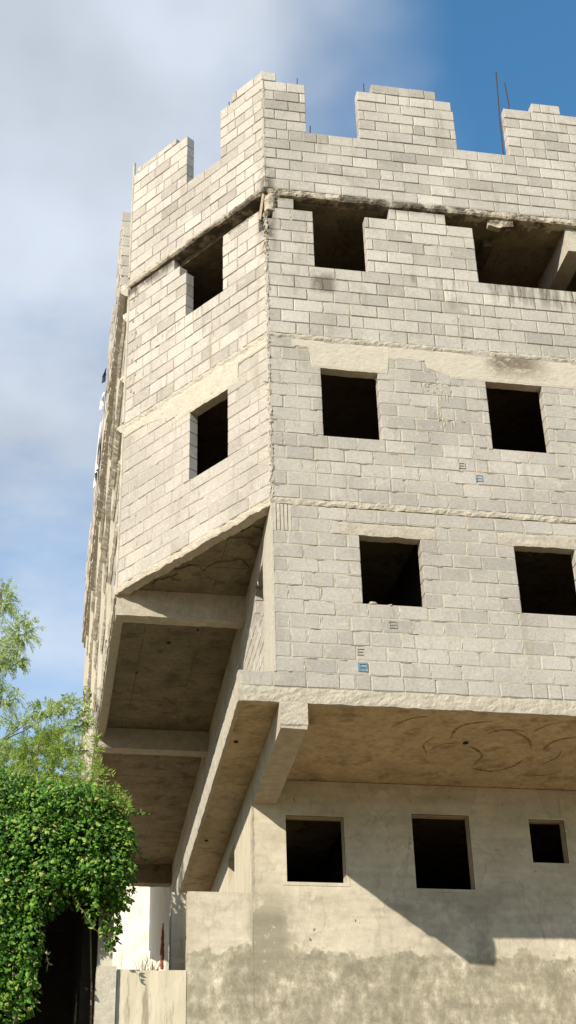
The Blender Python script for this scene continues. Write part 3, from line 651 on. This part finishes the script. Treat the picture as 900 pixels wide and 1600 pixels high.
# --- reinforcing bars
for pts, r in (([(3.93, .1, 9.2), (3.95, .1, 10.2), (4.008, .1, 11.449)], .011), ([(3.995, .12, 9.2), (4.03, .12, 9.64), (4.16, .12, 10.7), (4.141, .12, 11.227)], .010), ([(1.686, .1, 10.3), (1.694, .1, 10.78)], .008), ([(.578, .08, 10.3), (.588, .08, 10.70)], .007), ([(.751, .08, 9.3), (.77, .08, 9.665)], .008), ([tuple(FB.p(.86, .08, 10.3)), tuple(FB.p(.87, .08, 10.66))], .008), ([tuple(FB.p(1.02, .08, 9.3)), tuple(FB.p(1.03, .08, 9.62))], .008), ([(5.4, .08, 10.3), (5.41, .08, 10.9)], .008)):
    bm = bmesh.new(); tube(bm, pts, r, r, 6); link('rebar', bm, M['steel'], bld)

# ------------------------------------------------------------------ low walls and things around
bm = bmesh.new(); box(bm, (-.74, YW - .003, -8.6), (XL - .0005, YW + .16, -1.76)); tag(link('garden_wall', bm, M['plaster'], base=(-.3, YW, -8.6)), 'short plastered wall with a level top, butting against the lower left corner of the building', 'wall')
lw = empty('boundary_wall', (-1.3, YW, -8.6), 'low cream rendered wall with dark streaks, running left from the short plastered wall', 'wall')
bm = bmesh.new(); strip(bm, Frame((-1.86, YW - .01), (1, 0), (0, -1)), .24, 1.115, -8.6, -2.77, .0, .003, .15, .2, .012); link('wall_face', bm, M['low_wall'], lw)
bm = bmesh.new(); strip(bm, Frame((-1.88, YW - .05), (1, 0), (0, -1)), .0, .25, -8.6, -2.74, .01, .006, .08, .22, .01); link('pier', bm, M['concrete_pale'], lw)
bm = bmesh.new(); strip(bm, Frame((-1.87, YW + .02), (1, 0), (0, -1)), .0, .19, -2.75, -1.6, .006, .006, .06, .16, .012); tag(link('gate_post', bm, M['streaky'], base=(-1.78, YW + .05, -2.75)), 'pale concrete post on the end of the low cream wall, half covered by creeper', 'post')
# buttress seen right of the column
bm = bmesh.new(); strip(bm, Frame((-.80, 4.2), (1, 0), (0, -1)), .0, .26, -8.6, -1.35, .01, .012, .07, .25, .015); tag(link('stub_wall', bm, M['streaky'], base=(-.7, 4.2, -8.6)), 'narrow streaked stub of wall between white column and short plastered wall', 'wall')
# white column with rust, beyond the building
colm = empty('white_column', (.34, 18, -8.6), 'round whitewashed column with a rust red streak, seen under the dark overhang', 'column')
bm = bmesh.new(); rings = []; nseg = 26
for k in range(60):
    z = -8.6 + 15 * k / 59; rings.append([bm.verts.new((.34 + cos(a) * (.31 + J(.006)), 18 + sin(a) * (.31 + J(.006)), z)) for a in [2 * pi * q / nseg for q in range(nseg)]])
for q, s in zip(rings, rings[1:]):
    for k in range(nseg): bm.faces.new((q[k], q[(k + 1) % nseg], s[(k + 1) % nseg], s[k]))
bm.faces.new(rings[0]); bm.faces.new(rings[-1]); link('shaft', bm, M['whitewash'], colm, True)
bm = bmesh.new(); prev = None
for k in range(16):
    z = .7 + 1.05 * k / 15; w_ = .045 * (1 - (k / 15) ** 2 * .8) + J(.008); a = -1.62 + J(.02); ring = [bm.verts.new((.34 + cos(a + s) * rr_, 18 + sin(a + s) * rr_, z)) for s, rr_ in ((-w_ / .31, .31), (0, .325), (w_ / .31, .31), (0, .29))]
    if prev:
        for i in range(4): bm.faces.new((prev[i], prev[(i + 1) % 4], ring[(i + 1) % 4], ring[i]))
    else: bm.faces.new(ring)
    prev = ring
bm.faces.new(prev); link('rust_streak', bm, M['rust'], colm)
bm = bmesh.new(); strip(bm, Frame((-3.2, 22), (1, 0), (0, -1)), 0, 5.2, -8.6, 6.5, .0, .02, .3, .3, .01); tag(link('whitewashed_wall', bm, M['whitewash'], base=(-.6, 22, -8.6)), 'bright whitewashed wall beyond the round column, glimpsed under the overhang', 'wall')
# cloths on the far parapet
def cloth(name, label, m, y0, y1, z0, z1, x, amp=.05, taper=.0):
    bm = bmesh.new(); g = []
    for i in range(9):
        row = []
        for j in range(13):
            f = j / 12; yy = y0 + (y1 - y0) * (i / 8) + taper * f * (i / 8 - .5); row.append((x - .03 - abs(sin(i * 1.1 + f * 2)) * amp * (.3 + f), yy, z1 - (z1 - z0) * f - (.08 * sin(i) if j == 12 else 0)))
        g.append(row)
    A1 = [[bm.verts.new(p) for p in r_] for r_ in g]; A2 = [[bm.verts.new((p[0] + .008, p[1], p[2])) for p in r_] for r_ in g]
    for i in range(8):
        for j in range(12): bm.faces.new((A1[i][j], A1[i + 1][j], A1[i + 1][j + 1], A1[i][j + 1])); bm.faces.new((A2[i][j], A2[i][j + 1], A2[i + 1][j + 1], A2[i + 1][j]))
    bn = [(i, 0) for i in range(9)] + [(8, j) for j in range(1, 13)] + [(i, 12) for i in range(7, -1, -1)] + [(0, j) for j in range(11, 0, -1)]
    for (a, b), (c, d) in zip(bn, bn[1:] + bn[:1]): bm.faces.new((A1[a][b], A1[c][d], A2[c][d], A2[a][b]))
    return tag(link(name, bm, m, base=(x, (y0 + y1) / 2, z0)), label, 'cloth')
cloth('hanging_sheet', 'white sheet hanging over the side edge of the roof', M['cloth_white'], 8.9, 9.8, 8.75, 9.75, -1.955, .05)
cloth('hanging_rag', 'small dark rag snagged on the roof edge above the white sheet', M['cloth_dark'], 7.3, 7.5, 9.75, 9.95, -1.955, .06, -.12)
cloth('hanging_rag', 'small pale rag below the dark one on the roof edge', M['cloth_white'], 7.8, 8.05, 9.5, 9.72, -1.955, .06, -.1)

# ------------------------------------------------------------------ plants
def leaves(name, pts, m, parent, base=None):
    """pts: (position, length, width, direction or None)"""
    vs = []; fs = []
    for p, l, w_, d, nrm in pts:
        a = d.normalized(); b = a.cross(nrm); 
        if b.length < 1e-3: b = a.orthogonal()
        b.normalize(); c = b.cross(a) * -1
        i = len(vs); fold = w_ * .22
        vs += [p, p + a * l * .35 + b * w_ * .5 + c * fold, p + a * l * .75 + b * w_ * .33 + c * fold * .6, p + a * l - c * l * .08, p + a * l * .75 - b * w_ * .33 + c * fold * .6, p + a * l * .35 - b * w_ * .5 + c * fold, p + a * l * .45]
        fs += [(i, i + 1, i + 6), (i + 1, i + 2, i + 6), (i + 2, i + 3, i + 6), (i + 3, i + 4, i + 6), (i + 4, i + 5, i + 6), (i + 5, i, i + 6)]
    me = bpy.data.meshes.new(name); me.from_pydata([tuple(v) for v in vs], [], fs); me.materials.append(m)
    o = bpy.data.objects.new(name, me); col.objects.link(o)
    if parent: o.parent = parent; o.location = -world_off(parent)
    return o
def rv(s=1): 
    while True:
        v = Vector((J(1), J(1), J(1)))
        if .05 < v.length < 1: return v * s
# the dark shed under the creeper, added to keep the gap in shadow
sh = empty('added_shade_box', (-3.9, 4, -8.6), 'added dark shed under the creeper, left of the low wall', 'shade_box')
bm = bmesh.new(); box(bm, (-7.0, 7.0, -8.6), (-1.80, 7.2, -1.21)); link('back_wall', bm, M['interior_dark'], sh)
bm = bmesh.new(); box(bm, (-2.06, 2.96, -8.6), (-1.80, 6.99, -1.21)); link('side_wall', bm, M['interior_dark'], sh)
bm = bmesh.new(); box(bm, (-7.1, 2.3, -8.6), (-6.98, 6.99, -1.21)); link('side_wall', bm, M['interior_dark'], sh)
bm = bmesh.new(); box(bm, (-7.1, 2.3, -1.2), (-1.80, 7.2, -1.08)); link('roof', bm, M['interior_dark'], sh)
# creeper
cr_ = empty('creeper', (-2.6, 1.9, -8.6), 'dense glossy green creeper cascading over an added dark shed at lower left', 'creeper')
cl = []   # clumps: centre, radii
for (x, y, z, rx, rz, k) in ((-3.2, 1.9, -.9, .6, .45, 650), (-2.6, 1.9, -1.0, .55, .42, 650), (-2.15, 1.8, -1.05, .42, .38, 480), (-3.3, 1.7, -1.6, .55, .5, 650), (-2.7, 1.65, -1.55, .55, .5, 700), (-2.15, 1.65, -1.55, .5, .42, 600), (-1.78, 1.75, -1.35, .27, .36, 330),
        (-2.0, 1.6, -1.95, .32, .32, 330), (-1.73, 1.75, -1.9, .2, .42, 260), (-2.5, 1.6, -1.95, .35, .26, 330), (-3.1, 1.6, -2.2, .42, .42, 480), (-2.72, 1.6, -2.3, .2, .25, 160), (-3.15, 1.6, -2.8, .34, .5, 420), (-2.9, 1.6, -3.1, .22, .5, 260), (-3.2, 1.6, -3.6, .45, .5, 420), (-1.72, 1.95, -2.4, .12, .38, 130), (-1.98, 1.65, -2.28, .10, .25, 50), (-1.62, 1.75, -1.45, .2, .3, 220), (-1.60, 1.75, -1.95, .16, .4, 180), (-2.2, 1.6, -1.0, .6, .3, 400),
        (-3.5, 2.3, -.6, .5, .4, 350), (-2.4, 2.4, -.85, .7, .3, 420), (-3.9, 1.8, -2.0, .5, 1.6, 600), (-2.75, 1.6, -2.75, .2, .4, 190), (-2.62, 1.65, -2.2, .28, .3, 220), (-2.35, 1.65, -2.12, .2, .2, 90), (-2.72, 1.6, -3.3, .14, .4, 110)):
    for _ in range(int(k * 2.3)):
        v = rv(); v = v.normalized() * (v.length ** .45)
        p = Vector((x + v.x * rx, y + .72 + v.y * .40, z + .24 + v.z * rz)); o_ = Vector((v.x, v.y - .5, v.z * .5 + .2)).normalized()
        d = (Vector((J(.7), J(.5) - .25, -.75)) + o_ * .3).normalized(); s = R.uniform(.03, .095) * (1.25 if R.random() < .15 else 1)
        cl.append((p, s, s * R.uniform(.55, .8), d, (o_ + rv(.55)).normalized()))
for (x, y, z, dx, n) in ((-2.3, 1.45, -2.15, .45, 14), (-2.62, 1.5, -2.6, .15, 12), (-2.5, 1.5, -1.9, -.2, 10), (-1.75, 1.8, -2.1, .1, 12), (-1.62, 1.7, -1.1, .35, 10), (-1.55, 1.75, -1.4, .3, 8), (-2.85, 1.5, -3.0, .35, 10), (-1.72, 1.8, -1.0, .35, 12), (-2.0, 1.7, -.75, .45, 12)):
    pts = []; bm = bmesh.new()
    for k in range(n): pts.append(Vector((x + dx * k / n + J(.015), y + .72 + J(.01), z + .24 - (.045 * k if z < -1.2 else -.02 * k + .0022 * k * k) + J(.01))))
    tube(bm, pts, .006, .003, 4); link('stem', bm, M['bark'], cr_)
    for p in pts:
        for _ in range(2):
            d = rv().normalized(); cl.append((p, R.uniform(.04, .08), R.uniform(.02, .04), d, Vector((0, -1, .4))))
leaves('foliage', cl, M['creeper'], cr_)
bm = bmesh.new()
for x, y in ((-3.25, 2.5),): tube(bm, [Vector((x + J(.05), y + J(.05), -8.6 + .75 * k)) for k in range(11)], .05, .02, 7)
link('trunk', bm, M['bark'], cr_)

def feather_tree(name, base, top, clumps, m, label, catg, ll, dens, trunk_r=.12, droop=.3, upw=.0):
    t = empty(name, base, label, catg); B0 = Vector(base); bm = bmesh.new(); T = Vector(top)
    tp = [B0.lerp(T, k / 9) + Vector((J(.06), J(.06), 0)) * (k % 9 > 0) for k in range(10)]; tube(bm, tp, trunk_r, trunk_r * .15, 8); link('trunk', bm, M['bark'], t)
    bm = bmesh.new(); lv = []
    for (cx, cy, cz, r, rz, n) in clumps:
        c = Vector((cx, cy, cz)); st = min(tp, key=lambda q: (q - (c - Vector((0, 0, rz)))).length)
        tube(bm, [st, st.lerp(c, .5) + Vector((0, 0, -.05)), c], .014, .004, 5)
        for _ in range(int(n * 1.25)):
            v = rv(); e_ = c + Vector((v.x * r, v.y * r, v.z * rz)); s0 = c + (e_ - c) * .35
            pts = [s0, s0.lerp(e_, .5) + Vector((0, 0, .04)), e_ - Vector((0, 0, droop * .12))]; tube(bm, pts, .003, .0015, 3)
            for k in range(dens):
                f = k / (dens - 1); q = pts[0].lerp(pts[1], f * 2) if f < .5 else pts[1].lerp(pts[2], f * 2 - 1)
                ax = (pts[2] - pts[0]).normalized(); sd = 1 if k % 2 else -1; lat = ax.cross(Vector((J(.3), -1, J(.3)))).normalized() * sd
                d = (ax * .6 + lat * .8 + Vector((0, 0, -droop + upw)) + rv(.25)).normalized(); l = ll * R.uniform(.7, 1.3); lv.append((q, l, l * .19, d, Vector((J(.6), -1, J(.6) + .3)).normalized()))
    link('branches', bm, M['bark'], t); leaves('foliage', lv, m, t); return t
feather_tree('feathery_tree', (-4.0, 6.0, -8.6), (-3.6, 6.0, 4.2), [(-3.55, 6, 4.0, .42, .5, 34), (-3.2, 6, 3.4, .42, .45, 44), (-3.6, 6, 2.9, .45, .5, 48), (-3.25, 6, 2.9, .3, .3, 20), (-3.4, 6.1, 2.3, .35, .35, 26), (-3.8, 6.1, 2.0, .4, .5, 36),
    (-3.1, 5.9, 1.75, .4, .25, 22), (-2.75, 5.9, 2.0, .38, .22, 24), (-2.4, 5.9, 2.1, .35, .25, 26), (-2.15, 5.9, 1.85, .28, .3, 26), (-2.2, 5.9, 1.4, .3, .35, 26), (-2.6, 5.9, 1.5, .4, .35, 34), (-3.2, 5.9, 1.2, .5, .4, 40), (-2.15, 5.8, .9, .3, .4, 24), (-3.6, 6.0, 1.2, .5, .6, 46)], M['feather'], 'tall pale grey-green feathery tree rising against the sky at the left edge', 'tree', .062, 26, .14, .35)
feather_tree('flowering_shrub', (-2.9, 4.0, -8.6), (-2.8, 4.0, .7), [(-2.55, 4.0, .75, .38, .35, 60), (-2.9, 4.0, .5, .42, .4, 60), (-3.2, 4.0, .15, .5, .45, 70), (-2.5, 3.9, .25, .42, .45, 70), (-2.2, 3.9, -.05, .34, .4, 50), (-2.8, 3.8, -.1, .55, .35, 80), (-2.05, 3.3, -.35, .28, .3, 36), (-3.3, 3.8, -.35, .5, .3, 60)], M['shrub'], 'bushy yellow-green tree in front of the feathery one, above the creeper', 'tree', .058, 20, .10, .1)
feather_tree('sapling', (-1.72, 3.15, -8.6), (-2.0, 2.6, -.2), [(-1.95, 2.2, -.35, .26, .3, 16), (-1.8, 2.2, -.7, .3, .2, 16), (-1.62, 2.1, -.85, .2, .15, 10), (-2.0, 2.2, -.75, .25, .2, 14), (-2.02, 2.3, .05, .12, .2, 7)], M['shrub'], 'slender green sapling poking up between the creeper and the left edge of the building', 'sapling', .07, 9, .03, .05, .3)
# weed rooted in the side wall
wd = empty('wall_weed', (-1.99, 7.6, 2.9), 'small leafy weed rooted in the side face of the building above the treetops', 'weed')
lv = []
for _ in range(46):
    v = rv(.3); lv.append((Vector((-1.98, 7.6, 2.95)) + Vector((v.x * .35 - .04, v.y, v.z)), R.uniform(.06, .12), .03, Vector((J(1) - .5, J(1), J(1) + .2)), Vector((0, -1, .3))))
leaves('foliage', lv, M['shrub'], wd)
# dry tuft on the low wall
tf = empty('dry_tuft', (-1.22, 2.8, -2.77), 'dry brown tuft of grass on top of the low cream wall, before the white column', 'weed')
bm = bmesh.new()
for _ in range(46):
    a = R.uniform(-1, 1); h = R.uniform(.08, .26); x = -1.22 + J(.13); y = 2.8 + J(.03)
    tube(bm, [(x, y, -2.78), (x + a * h * .3, y - .01, -2.78 + h * .6), (x + a * h * .75, y - .02, -2.78 + h)], .0035, .001, 3)
link('blades', bm, M['dry'], tf)
